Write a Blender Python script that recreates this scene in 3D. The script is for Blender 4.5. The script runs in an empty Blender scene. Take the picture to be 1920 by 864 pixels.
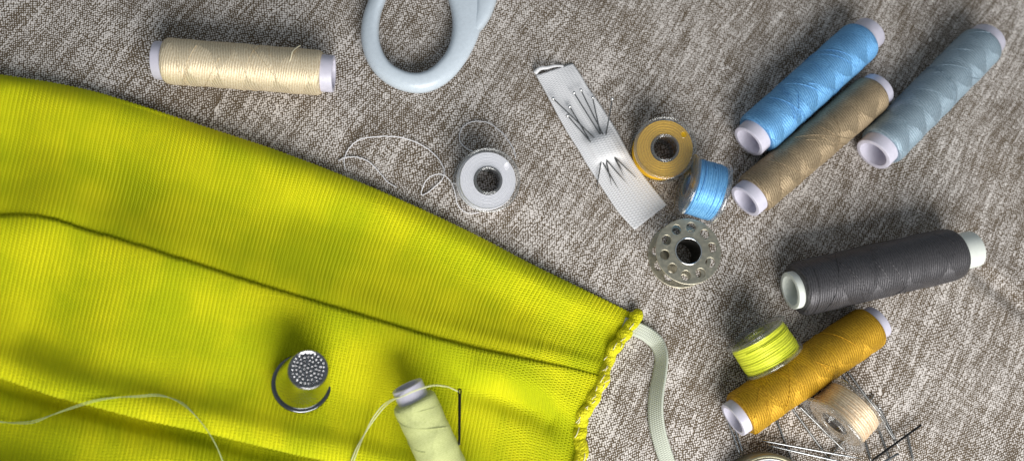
import bpy, bmesh, math, random
import numpy as np
from mathutils import Vector, Matrix, Quaternion
from mathutils.bvhtree import BVHTree
from mathutils.geometry import delaunay_2d_cdt

rnd = random.Random(7)
S = bpy.context.scene
COL = S.collection
PI = math.pi

# ------------------------------------------------------------------ camera
# 1 unit = 1 cm.  The camera looks almost straight down on a table cloth (z = 0).
W, H = 1920.0, 864.0
F = 1470.0                                   # focal length in photo pixels
NADIR = (780.0, 690.0)                       # the photo point straight under the camera
DIST = 24.5                                  # along the optical axis, cm
dn = Vector((NADIR[0] - W / 2, H / 2 - NADIR[1], -F)).normalized()
RQ = dn.rotation_difference(Vector((0, 0, -1)))
RM = np.array(RQ.to_matrix())
fwd = RQ @ Vector((0, 0, -1))
CAMZ = DIST * -fwd.z
CAM = np.array([-fwd.x * DIST, -fwd.y * DIST, CAMZ])

cd = bpy.data.cameras.new('camera')
cam = bpy.data.objects.new('camera', cd)
COL.objects.link(cam)
cam.location = CAM
cam.rotation_mode = 'QUATERNION'
cam.rotation_quaternion = RQ
cd.sensor_width = 36.0
cd.lens = 36.0 * F / W
cd.clip_start = 0.1
cd.clip_end = 2000
S.camera = cam
cd.dof.use_dof = True                        # a slight loss of focus on whatever rises off the table
cd.dof.focus_distance = DIST - 0.75
cd.dof.aperture_fstop = cd.lens / 1000.0 / 0.42


def PV(px, py, z):
    """photo pixels (arrays) -> points on the height z"""
    px = np.asarray(px, float); py = np.asarray(py, float); z = np.asarray(z, float)
    px, py, z = np.broadcast_arrays(px, py, z)
    d = np.stack([px - W / 2, H / 2 - py, np.full(px.shape, -F)], -1) @ RM.T
    t = (z - CAMZ) / d[..., 2]
    return CAM + d * t[..., None]


def P(px, py, z=0.0):
    return Vector(PV(px, py, z))


def ray(px, py):
    return Vector(RM @ np.array([px - W / 2, H / 2 - py, -F])).normalized()


def cmpx(px, py, z=0.0):
    """cm per photo pixel around a point (mean of both directions)"""
    a = (P(px + 5, py, z) - P(px - 5, py, z)).length / 10
    b = (P(px, py + 5, z) - P(px, py - 5, z)).length / 10
    return (a + b) / 2


# ------------------------------------------------------------------ object helpers
def tag(o, label=None, cat=None, group=None, kind=None):
    if label: o['label'] = label
    if cat: o['category'] = cat
    if group: o['group'] = group
    if kind: o['kind'] = kind
    return o


def empty(name, loc=(0, 0, 0), axis=None, spin=0.0):
    o = bpy.data.objects.new(name, None)
    o.empty_display_size = 0.3
    COL.objects.link(o)
    o.location = loc
    if axis is not None:
        q = Vector((0, 0, 1)).rotation_difference(Vector(axis).normalized())
        o.rotation_mode = 'QUATERNION'
        o.rotation_quaternion = q @ Quaternion((0, 0, 1), spin)
    return o


class MB:
    def __init__(self):
        self.v = []; self.f = []; self.uv = []; self.n = 0

    def grid(self, pts, uv=None):
        pts = np.asarray(pts, float)
        m, n = pts.shape[:2]
        b = self.n
        self.v.append(pts.reshape(-1, 3))
        self.uv.append(np.zeros((m * n, 2)) if uv is None else np.asarray(uv, float).reshape(-1, 2))
        i = np.arange(m - 1)[:, None] * n + np.arange(n - 1)[None, :] + b
        q = np.stack([i, i + 1, i + n + 1, i + n], -1).reshape(-1, 4)
        self.f.extend(q.tolist())
        self.n += m * n
        return self

    def raw(self, verts, faces):
        b = self.n
        v = np.asarray(verts, float).reshape(-1, 3)
        self.v.append(v); self.uv.append(v[:, :2].copy())
        self.f.extend([[k + b for k in f] for f in faces])
        self.n += len(v)
        return self

    def lathe(self, prof, seg=64, close=False):
        """profile of (r, z) about Z; u = turn, v = length along the profile"""
        pr = np.asarray(prof, float)
        if close: pr = np.vstack([pr, pr[:1]])
        th = np.linspace(0, 2 * PI, seg + 1)
        r = pr[:, 0][:, None]; z = pr[:, 1][:, None]
        pts = np.stack([r * np.cos(th), r * np.sin(th), z + 0 * th], -1)
        l = np.concatenate([[0], np.cumsum(np.hypot(np.diff(pr[:, 0]), np.diff(pr[:, 1])))])
        uv = np.stack([np.broadcast_to(th / (2 * PI), pts.shape[:2]), np.broadcast_to(l[:, None], pts.shape[:2])], -1)
        return self.grid(pts, uv)

    def tube(self, path, rad, seg=8, cap=True, uvs=None):
        p = np.asarray(path, float); n = len(p)
        rad = np.broadcast_to(np.asarray(rad, float), (n,))
        t = np.gradient(p, axis=0)
        t /= np.linalg.norm(t, axis=1)[:, None] + 1e-12
        ref = np.array([0, 0, 1.0]) if abs(t[0][2]) < 0.9 else np.array([1.0, 0, 0])
        a = np.cross(t[0], ref); a /= np.linalg.norm(a)
        A = []
        for k in range(n):
            a = a - t[k] * np.dot(a, t[k]); a /= np.linalg.norm(a) + 1e-12
            A.append(a)
        A = np.array(A); B = np.cross(t, A)
        th = np.linspace(0, 2 * PI, seg + 1)
        pts = p[:, None, :] + rad[:, None, None] * (np.cos(th)[None, :, None] * A[:, None, :] + np.sin(th)[None, :, None] * B[:, None, :])
        l = np.concatenate([[0], np.cumsum(np.linalg.norm(np.diff(p, axis=0), axis=1))])
        uv = np.stack([np.broadcast_to(th / (2 * PI), pts.shape[:2]), np.broadcast_to(l[:, None], pts.shape[:2])], -1)
        if uvs is not None:
            uv = np.broadcast_to(np.asarray(uvs)[:, None, :], pts.shape[:2] + (2,))
        b = self.n
        self.grid(pts, uv)
        if cap:
            self.f.append([b + k for k in range(seg)][::-1])
            e = b + (n - 1) * (seg + 1)
            self.f.append([e + k for k in range(seg)])
        return self

    def ball(self, c, r, seg=12, sq=1.0):
        ph = np.linspace(0.001, PI - 0.001, seg // 2 + 2); th = np.linspace(0, 2 * PI, seg + 1)
        pts = np.stack([r * np.sin(ph)[:, None] * np.cos(th), r * np.sin(ph)[:, None] * np.sin(th), sq * r * np.cos(ph)[:, None] + 0 * th], -1)
        return self.grid(pts + np.asarray(c, float))

    def build(self, name, mat, parent=None, smooth=True, recalc=True, merge=False):
        me = bpy.data.meshes.new(name)
        v = np.vstack(self.v); uv = np.vstack(self.uv)
        me.from_pydata(v.tolist(), [], self.f)
        lay = me.uv_layers.new(name='UVMap')
        li = np.zeros(len(me.loops), dtype=np.int32)
        me.loops.foreach_get('vertex_index', li)
        lay.data.foreach_set('uv', uv[li].astype(np.float32).ravel())
        if recalc or merge:
            bm = bmesh.new(); bm.from_mesh(me)
            if merge: bmesh.ops.remove_doubles(bm, verts=bm.verts, dist=1e-5)
            bmesh.ops.recalc_face_normals(bm, faces=bm.faces)
            bm.to_mesh(me); bm.free()
        me.polygons.foreach_set('use_smooth', np.full(len(me.polygons), smooth))
        me.materials.append(mat)
        me.update()
        o = bpy.data.objects.new(name, me)
        COL.objects.link(o)
        if parent is not None: o.parent = parent
        return o


def plate(outer_r, holes, z0, z1, seg=72, bevel=0.012):
    """round plate with round holes (x, y, r), as vertices and faces"""
    loops = [[(outer_r * math.cos(2 * PI * k / seg), outer_r * math.sin(2 * PI * k / seg)) for k in range(seg)]]
    for (x, y, r) in holes:
        n = max(16, int(seg * 0.4))
        loops.append([(x + r * math.cos(-2 * PI * k / n), y + r * math.sin(-2 * PI * k / n)) for k in range(n)])
    vs, es = [], []
    for lp in loops:
        b = len(vs); vs += [Vector(p) for p in lp]
        es += [(b + k, b + (k + 1) % len(lp)) for k in range(len(lp))]
    ov, oe, of, *_ = delaunay_2d_cdt(vs, es, [], 0, 1e-6)
    fs = []
    for f in of:
        c = sum((ov[k] for k in f), Vector((0, 0))) / len(f)
        if c.length > outer_r: continue
        if any((c - Vector((x, y))).length < r for x, y, r in holes): continue
        fs.append(list(f))
    n = len(ov)
    V = [(p.x, p.y, z1) for p in ov] + [(p.x, p.y, z0) for p in ov]
    FF = [f for f in fs] + [[k + n for k in f][::-1] for f in fs]
    for lp_i, e in enumerate(es):
        FF.append([e[0], e[1], e[1] + n, e[0] + n])
    return V, FF


def crom(pts, k=8):
    """smooth curve through points (any dimension)"""
    p = np.asarray(pts, float)
    d = np.linalg.norm(np.diff(p, axis=0), axis=1) ** 0.5 + 1e-6
    t = np.concatenate([[0], np.cumsum(d)])
    m = np.gradient(p, t, axis=0) if len(p) > 2 else np.repeat((p[1:] - p[:1]) / t[1], 2, 0)
    out = []
    for i in range(len(p) - 1):
        h = t[i + 1] - t[i]
        s = np.linspace(0, 1, k, endpoint=False)[:, None]
        out.append((2 * s**3 - 3 * s**2 + 1) * p[i] + (s**3 - 2 * s**2 + s) * h * m[i] + (-2 * s**3 + 3 * s**2) * p[i + 1] + (s**3 - s**2) * h * m[i + 1])
    out.append(p[-1:])
    return np.vstack(out)


# ------------------------------------------------------------------ material helpers
def new_mat(name):
    m = bpy.data.materials.new(name); m.use_nodes = True
    nt = m.node_tree; nt.nodes.clear()
    out = nt.nodes.new('ShaderNodeOutputMaterial')
    return m, nt, out


def nd(nt, kind, **kw):
    n = nt.nodes.new(kind)
    for k, v in kw.items():
        if k.startswith('in_'):
            key = k[3:]
            n.inputs[int(key) if key.isdigit() else key.replace('_', ' ')].default_value = v
        else:
            setattr(n, k, v)
    return n


def mth(nt, op, a, b=None, c=None):
    n = nt.nodes.new('ShaderNodeMath'); n.operation = op
    for i, x in enumerate((a, b, c)):
        if x is None: continue
        if isinstance(x, (int, float)): n.inputs[i].default_value = x
        else: nt.links.new(x, n.inputs[i])
    return n.outputs[0]


def rng(nt, x, a, b, c=0.0, d=1.0, smooth=True):
    n = nt.nodes.new('ShaderNodeMapRange')
    if smooth: n.interpolation_type = 'SMOOTHSTEP'
    for i, k in enumerate((x, a, b, c, d)):
        if isinstance(k, (int, float)): n.inputs[i].default_value = k
        else: nt.links.new(k, n.inputs[i])
    return n.outputs[0]


def mix(nt, fac, a, b):
    n = nt.nodes.new('ShaderNodeMix'); n.data_type = 'RGBA'
    for s, x in ((n.inputs[0], fac), (n.inputs[6], a), (n.inputs[7], b)):
        if isinstance(x, (int, float)): s.default_value = x
        elif isinstance(x, tuple): s.default_value = x if len(x) == 4 else x + (1,)
        else: nt.links.new(x, s)
    return n.outputs[2]


def mapping(nt, src, scale=(1, 1, 1), rot=(0, 0, 0), loc=(0, 0, 0)):
    n = nd(nt, 'ShaderNodeMapping')
    n.inputs['Scale'].default_value = scale; n.inputs['Rotation'].default_value = rot; n.inputs['Location'].default_value = loc
    nt.links.new(src, n.inputs['Vector'])
    return n.outputs[0]


def noise(nt, vec, scale=1.0, detail=2.0, rough=0.5):
    n = nd(nt, 'ShaderNodeTexNoise'); n.inputs['Scale'].default_value = scale
    n.inputs['Detail'].default_value = detail; n.inputs['Roughness'].default_value = rough
    nt.links.new(vec, n.inputs['Vector'])
    return n.outputs[0]


def bump(nt, h, dist, strength=1.0, normal=None):
    n = nd(nt, 'ShaderNodeBump'); n.inputs['Distance'].default_value = dist; n.inputs['Strength'].default_value = strength
    nt.links.new(h, n.inputs['Height'])
    if normal is not None: nt.links.new(normal, n.inputs['Normal'])
    return n.outputs[0]


def setc(nt, sock, v):
    if isinstance(v, (int, float)): sock.default_value = v
    elif isinstance(v, tuple): sock.default_value = v if len(v) == 4 else v + (1,)
    else: nt.links.new(v, sock)


def principled(nt, out, base, rough=0.5, metal=0.0, normal=None, **kw):
    b = nd(nt, 'ShaderNodeBsdfPrincipled')
    setc(nt, b.inputs['Base Color'], base); setc(nt, b.inputs['Roughness'], rough); setc(nt, b.inputs['Metallic'], metal)
    if normal is not None: nt.links.new(normal, b.inputs['Normal'])
    for k, v in kw.items(): setc(nt, b.inputs[k.replace('_', ' ')], v)
    nt.links.new(b.outputs[0], out.inputs['Surface'])
    return b


def mat_linen():
    m, nt, out = new_mat('printed_linen')
    tc = nd(nt, 'ShaderNodeTexCoord').outputs['Object']
    wob = nd(nt, 'ShaderNodeVectorMath', operation='ADD')
    nz = nd(nt, 'ShaderNodeTexNoise'); nz.inputs['Scale'].default_value = 0.25; nz.inputs['Detail'].default_value = 1
    nt.links.new(tc, nz.inputs['Vector'])
    sc = nd(nt, 'ShaderNodeVectorMath', operation='SCALE'); sc.inputs[3].default_value = 0.9
    nt.links.new(nz.outputs['Color'], sc.inputs[0])
    nt.links.new(tc, wob.inputs[0]); nt.links.new(sc.outputs[0], wob.inputs[1])
    base = mapping(nt, wob.outputs[0], rot=(0, 0, math.radians(-57)))          # x runs along the slubs
    vor = nd(nt, 'ShaderNodeTexVoronoi', voronoi_dimensions='2D'); vor.inputs['Scale'].default_value = 1.0
    vor.inputs['Randomness'].default_value = 0.45
    nt.links.new(mapping(nt, mapping(nt, base, scale=(14.0, 15.6, 1)), rot=(0, 0, math.radians(45))), vor.inputs['Vector'])
    big = noise(nt, mapping(nt, base, scale=(0.30, 0.75, 1)), 1.0, 4, 0.6)
    mid = noise(nt, mapping(nt, base, scale=(0.9, 4.0, 1)), 1.0, 3, 0.6)
    slub = noise(nt, mapping(nt, base, scale=(1.1, 13.5, 1), loc=(7, 3, 0)), 1.0, 2, 0.5)
    weft = noise(nt, mapping(nt, base, scale=(13.0, 1.3, 1), loc=(2, 8, 0)), 1.0, 2, 0.5)
    thr = mth(nt, 'ADD', 0.365, mth(nt, 'MULTIPLY', mth(nt, 'SUBTRACT', big, 0.5), 0.32))
    thr = mth(nt, 'ADD', thr, mth(nt, 'MULTIPLY', mth(nt, 'SUBTRACT', mid, 0.5), 0.28))
    thr = mth(nt, 'ADD', thr, mth(nt, 'MULTIPLY', mth(nt, 'SUBTRACT', slub, 0.5), 0.70))
    thr = mth(nt, 'ADD', thr, mth(nt, 'MULTIPLY', mth(nt, 'SUBTRACT', weft, 0.5), 0.38))
    mask = rng(nt, vor.outputs['Distance'], mth(nt, 'SUBTRACT', thr, 0.14), mth(nt, 'ADD', thr, 0.10), 1.0, 0.0)
    fat = noise(nt, mapping(nt, base, scale=(2.4, 5.5, 1), loc=(11, 5, 0)), 1.0, 2, 0.5)
    mask = mth(nt, 'MAXIMUM', mask, rng(nt, fat, 0.70, 0.76))
    sep = nd(nt, 'ShaderNodeSeparateColor'); nt.links.new(vor.outputs['Color'], sep.inputs[0])
    light = mix(nt, sep.outputs[0], (0.60, 0.555, 0.52), (0.76, 0.71, 0.675))
    tint = noise(nt, mapping(nt, tc, scale=(0.5, 0.5, 1), loc=(3, 9, 0)), 1.0, 3)
    dark = mix(nt, tint, (0.092, 0.069, 0.048), (0.130, 0.096, 0.060))
    colr = mix(nt, mask, dark, light)
    hgt = mth(nt, 'ADD', mask, mth(nt, 'MULTIPLY', noise(nt, tc, 25, 2), 0.4))
    principled(nt, out, colr, 0.85, normal=bump(nt, hgt, 0.02, 0.55), Specular_IOR_Level=0.2)
    return m


RIB = 0.126


def mat_knit(name='yellow_knit', a=(0.47, 0.52, 0.004), b=(0.71, 0.68, 0.008)):
    m, nt, out = new_mat(name)
    uv = nd(nt, 'ShaderNodeUVMap').outputs[0]
    sp = nd(nt, 'ShaderNodeSeparateXYZ'); nt.links.new(uv, sp.inputs[0])
    nzz = noise(nt, mapping(nt, uv, scale=(7, 9, 1)), 1.0, 2)
    u = mth(nt, 'DIVIDE', sp.outputs[0], RIB)
    fr = mth(nt, 'ABSOLUTE', mth(nt, 'SUBTRACT', mth(nt, 'FRACT', u), 0.5))
    row = mth(nt, 'FLOOR', u)
    ph = mth(nt, 'ADD', mth(nt, 'DIVIDE', sp.outputs[1], 0.078), mth(nt, 'MULTIPLY', fr, 1.3))
    ph = mth(nt, 'ADD', ph, mth(nt, 'MULTIPLY', row, 0.37))
    ph = mth(nt, 'ADD', ph, mth(nt, 'MULTIPLY', nzz, 0.9))
    st = mth(nt, 'SINE', mth(nt, 'MULTIPLY', ph, 2 * PI))
    fuzz = noise(nt, mapping(nt, uv, scale=(40, 40, 1)), 1.0, 3)
    hgt = mth(nt, 'ADD', mth(nt, 'MULTIPLY', st, 0.5), mth(nt, 'MULTIPLY', fuzz, 0.8))
    hgt = mth(nt, 'SUBTRACT', hgt, mth(nt, 'MULTIPLY', mth(nt, 'POWER', mth(nt, 'MULTIPLY', fr, 2.0), 4.0), 0.5))
    cvar = noise(nt, mapping(nt, uv, scale=(0.45, 0.45, 1)), 1.0, 3)
    colr = mix(nt, rng(nt, cvar, 0.3, 0.7), a, b)
    principled(nt, out, colr, 0.7, normal=bump(nt, hgt, 0.022, 0.85), Specular_IOR_Level=0.12,
               Sheen_Weight=0.12, Sheen_Roughness=0.4, Sheen_Tint=(0.9, 0.95, 0.2))
    return m


def mat_thread(name, c, c2=None, turns=3, pitch=1.0, rough=0.54, aniso=0.6, patches=True, spec=0.4, tilt=0.14, metal=0.34, lay=0.074, hard=0.55):
    """satin thread wound in crossing layers; u = turn, v = length along the spool in cm"""
    m, nt, out = new_mat(name)
    uv = nd(nt, 'ShaderNodeUVMap').outputs[0]
    sp = nd(nt, 'ShaderNodeSeparateXYZ'); nt.links.new(uv, sp.inputs[0])
    u, v = sp.outputs[0], sp.outputs[1]
    wob = mth(nt, 'MULTIPLY', mth(nt, 'SUBTRACT', noise(nt, mapping(nt, uv, scale=(2.5, 0.9, 1)), 1.0, 2), 0.5), 1.2)
    s1 = mth(nt, 'ADD', mth(nt, 'ADD', mth(nt, 'MULTIPLY', v, pitch), mth(nt, 'MULTIPLY', u, float(turns))), wob)
    s2 = mth(nt, 'ADD', mth(nt, 'SUBTRACT', mth(nt, 'MULTIPLY', v, pitch * 1.0), mth(nt, 'MULTIPLY', u, float(turns + 1))), wob)
    par = mth(nt, 'MODULO', mth(nt, 'ADD', mth(nt, 'ADD', mth(nt, 'FLOOR', s1), mth(nt, 'FLOOR', s2)), 40.0), 2.0)
    sgn = mth(nt, 'SUBTRACT', mth(nt, 'MULTIPLY', par, 2.0), 1.0)
    if not patches:
        sgn = mth(nt, 'MULTIPLY', sgn, 0.0)
    # single turns of thread, tilted one way or the other from patch to patch
    ph = mth(nt, 'ADD', mth(nt, 'DIVIDE', v, lay), mth(nt, 'MULTIPLY', mth(nt, 'MULTIPLY', u, sgn), 9.0))
    ph = mth(nt, 'ADD', ph, mth(nt, 'MULTIPLY', noise(nt, mapping(nt, uv, scale=(6, 3, 1)), 1.0, 3), 1.6))
    fib = mth(nt, 'SINE', mth(nt, 'MULTIPLY', ph, 2 * PI))
    grain = noise(nt, mapping(nt, uv, scale=(90, 26, 1)), 1.0, 3)
    hgt = mth(nt, 'ADD', mth(nt, 'MULTIPLY', fib, 0.5), mth(nt, 'MULTIPLY', grain, 1.1))
    tn = nd(nt, 'ShaderNodeTangent', direction_type='RADIAL', axis='Z')
    if patches:
        # every wound layer lies at its own small slant along the spool
        cell = nd(nt, 'ShaderNodeCombineXYZ')
        nt.links.new(mth(nt, 'FLOOR', s1), cell.inputs[0]); nt.links.new(mth(nt, 'FLOOR', s2), cell.inputs[1])
        wn = nd(nt, 'ShaderNodeTexWhiteNoise', noise_dimensions='2D'); nt.links.new(cell.outputs[0], wn.inputs['Vector'])
        slant = mth(nt, 'ADD', mth(nt, 'MULTIPLY', sgn, tilt), mth(nt, 'MULTIPLY', mth(nt, 'SUBTRACT', wn.outputs[0], 0.5), tilt * 0.9))
        geo = nd(nt, 'ShaderNodeNewGeometry')
        cr = nd(nt, 'ShaderNodeVectorMath', operation='CROSS_PRODUCT')
        nt.links.new(geo.outputs['Normal'], cr.inputs[0]); nt.links.new(tn.outputs[0], cr.inputs[1])
        sc = nd(nt, 'ShaderNodeVectorMath', operation='SCALE'); nt.links.new(cr.outputs[0], sc.inputs[0]); nt.links.new(slant, sc.inputs[3])
        sc2 = nd(nt, 'ShaderNodeVectorMath', operation='SCALE'); nt.links.new(tn.outputs[0], sc2.inputs[0])
        nt.links.new(mth(nt, 'MULTIPLY', mth(nt, 'SUBTRACT', wn.outputs[0], 0.5), tilt * 0.6), sc2.inputs[3])
        ad = nd(nt, 'ShaderNodeVectorMath', operation='ADD'); nt.links.new(geo.outputs['Normal'], ad.inputs[0]); nt.links.new(sc.outputs[0], ad.inputs[1])
        ad2 = nd(nt, 'ShaderNodeVectorMath', operation='ADD'); nt.links.new(ad.outputs[0], ad2.inputs[0]); nt.links.new(sc2.outputs[0], ad2.inputs[1])
        no = nd(nt, 'ShaderNodeVectorMath', operation='NORMALIZE'); nt.links.new(ad2.outputs[0], no.inputs[0])
        nrm = bump(nt, hgt, 0.012, hard, no.outputs[0])
        nrm = bump(nt, par, 0.010, 0.6, nrm)
    else:
        nrm = bump(nt, hgt, 0.012, 0.55)
    c2 = c2 or tuple(x * 0.72 for x in c)
    fine = noise(nt, mapping(nt, uv, scale=(60, 30, 1), loc=(5, 2, 0)), 1.0, 2)
    colr = mix(nt, rng(nt, mth(nt, 'ADD', fine, mth(nt, 'MULTIPLY', fib, 0.13)), 0.28, 0.68), c2, c)  # shade in the gaps between turns is mixed into the colour
    rot = mth(nt, 'ADD', 0.25, mth(nt, 'MULTIPLY', sgn, 0.055))
    b = principled(nt, out, colr, rough, metal, normal=nrm, Specular_IOR_Level=spec, Anisotropic=aniso,
                   Specular_Tint=tuple(min(1, 0.35 + 0.65 * x / max(c)) for x in c))
    nt.links.new(tn.outputs[0], b.inputs['Tangent']); nt.links.new(rot, b.inputs['Anisotropic Rotation'])
    return m


def mat_plain(name, c, rough=0.5, metal=0.0, nscale=None, nstr=0.3, ndist=0.01, cvar=0.12, **kw):
    m, nt, out = new_mat(name)
    tc = nd(nt, 'ShaderNodeTexCoord').outputs['Object']
    n1 = noise(nt, tc, nscale or 4.0, 4)
    colr = mix(nt, rng(nt, n1, 0.3, 0.7), tuple(x * (1 - cvar) for x in c), c)
    rg = rng(nt, noise(nt, tc, (nscale or 4.0) * 1.7, 3), 0.3, 0.7, max(0.02, rough - 0.07), rough + 0.07)
    principled(nt, out, colr, rg, metal, normal=bump(nt, n1, ndist, nstr), **kw)
    return m


def mat_clear():
    """thin clear plastic: see-through sheet with a glossy face"""
    m, nt, out = new_mat('clear_plastic')
    tc = nd(nt, 'ShaderNodeTexCoord').outputs['Object']
    tr = nd(nt, 'ShaderNodeBsdfTransparent'); tr.inputs[0].default_value = (0.93, 0.935, 0.935, 1)
    gl = nd(nt, 'ShaderNodeBsdfGlossy'); gl.inputs['Roughness'].default_value = 0.09
    gl.inputs['Color'].default_value = (1, 1, 1, 1)
    nrm = bump(nt, noise(nt, tc, 3.0, 3), 0.05, 0.35)
    nt.links.new(nrm, gl.inputs['Normal'])
    df = nd(nt, 'ShaderNodeBsdfDiffuse'); df.inputs[0].default_value = (0.55, 0.55, 0.55, 1)
    mx0 = nd(nt, 'ShaderNodeMixShader'); mx0.inputs[0].default_value = 0.035
    nt.links.new(tr.outputs[0], mx0.inputs[1]); nt.links.new(df.outputs[0], mx0.inputs[2])
    mx = nd(nt, 'ShaderNodeMixShader')
    lw = nd(nt, 'ShaderNodeLayerWeight'); lw.inputs['Blend'].default_value = 0.5
    nt.links.new(nrm, lw.inputs['Normal'])
    nt.links.new(mth(nt, 'ADD', 0.06, mth(nt, 'MULTIPLY', mth(nt, 'POWER', lw.outputs['Facing'], 3.5), 0.75)), mx.inputs[0])
    nt.links.new(mx0.outputs[0], mx.inputs[1]); nt.links.new(gl.outputs[0], mx.inputs[2])
    nt.links.new(mx.outputs[0], out.inputs['Surface'])
    return m


def mat_elastic(name, c, ru=0.07, rv=0.06):
    m, nt, out = new_mat(name)
    uv = nd(nt, 'ShaderNodeUVMap').outputs[0]
    sp = nd(nt, 'ShaderNodeSeparateXYZ'); nt.links.new(uv, sp.inputs[0])
    u = mth(nt, 'DIVIDE', sp.outputs[0], ru)
    v = mth(nt, 'ADD', mth(nt, 'DIVIDE', sp.outputs[1], rv), mth(nt, 'MULTIPLY', mth(nt, 'FLOOR', u), 0.5))
    h = mth(nt, 'MULTIPLY', mth(nt, 'ABSOLUTE', mth(nt, 'SINE', mth(nt, 'MULTIPLY', u, PI))),
            mth(nt, 'ADD', 0.55, mth(nt, 'MULTIPLY', mth(nt, 'SINE', mth(nt, 'MULTIPLY', v, 2 * PI)), 0.45)))
    h = mth(nt, 'ADD', h, mth(nt, 'MULTIPLY', noise(nt, mapping(nt, uv, scale=(30, 30, 1)), 1.0, 2), 0.4))
    colr = mix(nt, rng(nt, h, 0.1, 0.9), tuple(x * 0.9 for x in c), c)
    principled(nt, out, colr, 0.7, normal=bump(nt, h, 0.02, 0.6), Specular_IOR_Level=0.3)
    return m


def mat_thimble():
    m, nt, out = new_mat('dimpled_nickel')
    uv = nd(nt, 'ShaderNodeUVMap').outputs[0]
    sp = nd(nt, 'ShaderNodeSeparateXYZ'); nt.links.new(uv, sp.inputs[0])
    row = mth(nt, 'DIVIDE', sp.outputs[1], 0.13)
    uu = mth(nt, 'ADD', mth(nt, 'MULTIPLY', sp.outputs[0], 30.0), mth(nt, 'MULTIPLY', mth(nt, 'FLOOR', row), 0.5))
    a = mth(nt, 'SUBTRACT', mth(nt, 'FRACT', uu), 0.5); b = mth(nt, 'SUBTRACT', mth(nt, 'FRACT', row), 0.5)
    d = mth(nt, 'SQRT', mth(nt, 'ADD', mth(nt, 'MULTIPLY', a, a), mth(nt, 'MULTIPLY', b, b)))
    pit = rng(nt, d, 0.15, 0.36)
    band = mth(nt, 'MULTIPLY', rng(nt, sp.outputs[1], 0.50, 0.53), pit)
    flat = mth(nt, 'SUBTRACT', 1.0, rng(nt, sp.outputs[1], 0.50, 0.53))
    tc = nd(nt, 'ShaderNodeTexCoord').outputs['Object']
    colr = mix(nt, noise(nt, tc, 3, 3), (0.48, 0.50, 0.49), (0.60, 0.62, 0.61))
    principled(nt, out, colr, 0.11, 1.0, normal=bump(nt, mth(nt, 'ADD', band, flat), 0.008, 0.6))
    return m


M = {
    'thimble': mat_thimble(),
    'thimble_top': mat_plain('dimpled_dark_nickel', (0.36, 0.36, 0.37), 0.18, 1.0, nscale=14, cvar=0.3, nstr=0.4, ndist=0.02),
    'linen': mat_linen(),
    'knit': mat_knit(),
    'hem': mat_knit('yellow_overlock', (0.60, 0.58, 0.006), (0.78, 0.70, 0.03)),
    'clear': mat_clear(),
    'core': mat_plain('lavender_white_plastic', (0.60, 0.58, 0.68), 0.42, nscale=5, cvar=0.10, nstr=0.1),
    'core_white': mat_plain('off_white_plastic', (0.72, 0.75, 0.70), 0.4, nscale=5, cvar=0.06, nstr=0.1),
    'handle': mat_plain('pale_blue_plastic', (0.56, 0.63, 0.70), 0.30, nscale=9, cvar=0.06, nstr=0.12, ndist=0.01),
    'steel': mat_plain('pin_steel', (0.40, 0.41, 0.42), 0.24, 1.0, nscale=12, cvar=0.3),
    'steel_dark': mat_plain('dark_steel', (0.30, 0.30, 0.295), 0.30, 1.0, nscale=12, cvar=0.3),
    'needle_black': mat_plain('blackened_needle', (0.02, 0.02, 0.022), 0.35, 0.6, nscale=12),
    'nickel': mat_plain('brushed_nickel', (0.55, 0.51, 0.40), 0.40, 1.0, nscale=5, cvar=0.06, nstr=0.1, ndist=0.004),
    'chrome': mat_plain('bright_chrome', (0.80, 0.80, 0.80), 0.09, 1.0, nscale=6, cvar=0.05, nstr=0.06),
    'thimble_rim': mat_plain('dark_polished_rim', (0.20, 0.21, 0.22), 0.18, 1.0, nscale=6, cvar=0.1),
    'hub_steel': mat_plain('dull_hub_steel', (0.16, 0.155, 0.14), 0.45, 1.0, nscale=7, cvar=0.1),
    'olive_metal': mat_plain('olive_lacquered_metal', (0.30, 0.28, 0.19), 0.35, 0.6, nscale=6),
    'rim_white': mat_plain('worn_white_rim', (0.75, 0.75, 0.74), 0.3, 0.2, nscale=8),
    'tin_inside': mat_plain('dark_blue_grey_lining', (0.10, 0.11, 0.17), 0.6, nscale=8),
    'elastic': mat_elastic('white_elastic', (0.72, 0.72, 0.74), 0.10, 0.07),
    'ribbon': mat_elastic('white_ribbon_bounce_tint', (0.55, 0.58, 0.49), 0.085, 0.06),  # white elastic, with greenish bounce and shade from the knit mixed into its colour
    'white_thread': mat_plain('white_cotton', (0.82, 0.81, 0.84), 0.6, nscale=30),
    'green_thread': mat_plain('pale_green_cotton', (0.40, 0.48, 0.21), 0.6, nscale=30),
    'cream_thread': mat_plain('cream_cotton', (0.78, 0.70, 0.50), 0.6, nscale=30),
    'pale_thread': mat_plain('pale_yellow_cotton', (0.66, 0.68, 0.36), 0.6, nscale=30),
    'tuft': mat_plain('pale_tuft_cotton', (0.80, 0.74, 0.50), 0.7, nscale=30),
}


# ------------------------------------------------------------------ the table cloth
def gz(x, y):
    """gentle waves and two pressed creases of the table cloth"""
    z = 0.022 * np.sin(0.55 * x + 0.8 * y + 0.6) + 0.018 * np.sin(0.95 * x - 0.45 * y + 1.9) + 0.010 * np.sin(1.7 * x + 1.3 * y)
    return z


def seg_dist(x, y, pts):
    best = None
    for (a, b) in zip(pts[:-1], pts[1:]):
        ax, ay = a; bx, by = b
        L = (bx - ax) ** 2 + (by - ay) ** 2
        t = np.clip(((x - ax) * (bx - ax) + (y - ay) * (by - ay)) / L, 0, 1)
        d = np.hypot(x - ax - t * (bx - ax), y - ay - t * (by - ay))
        best = d if best is None else np.minimum(best, d)
    return best


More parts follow.
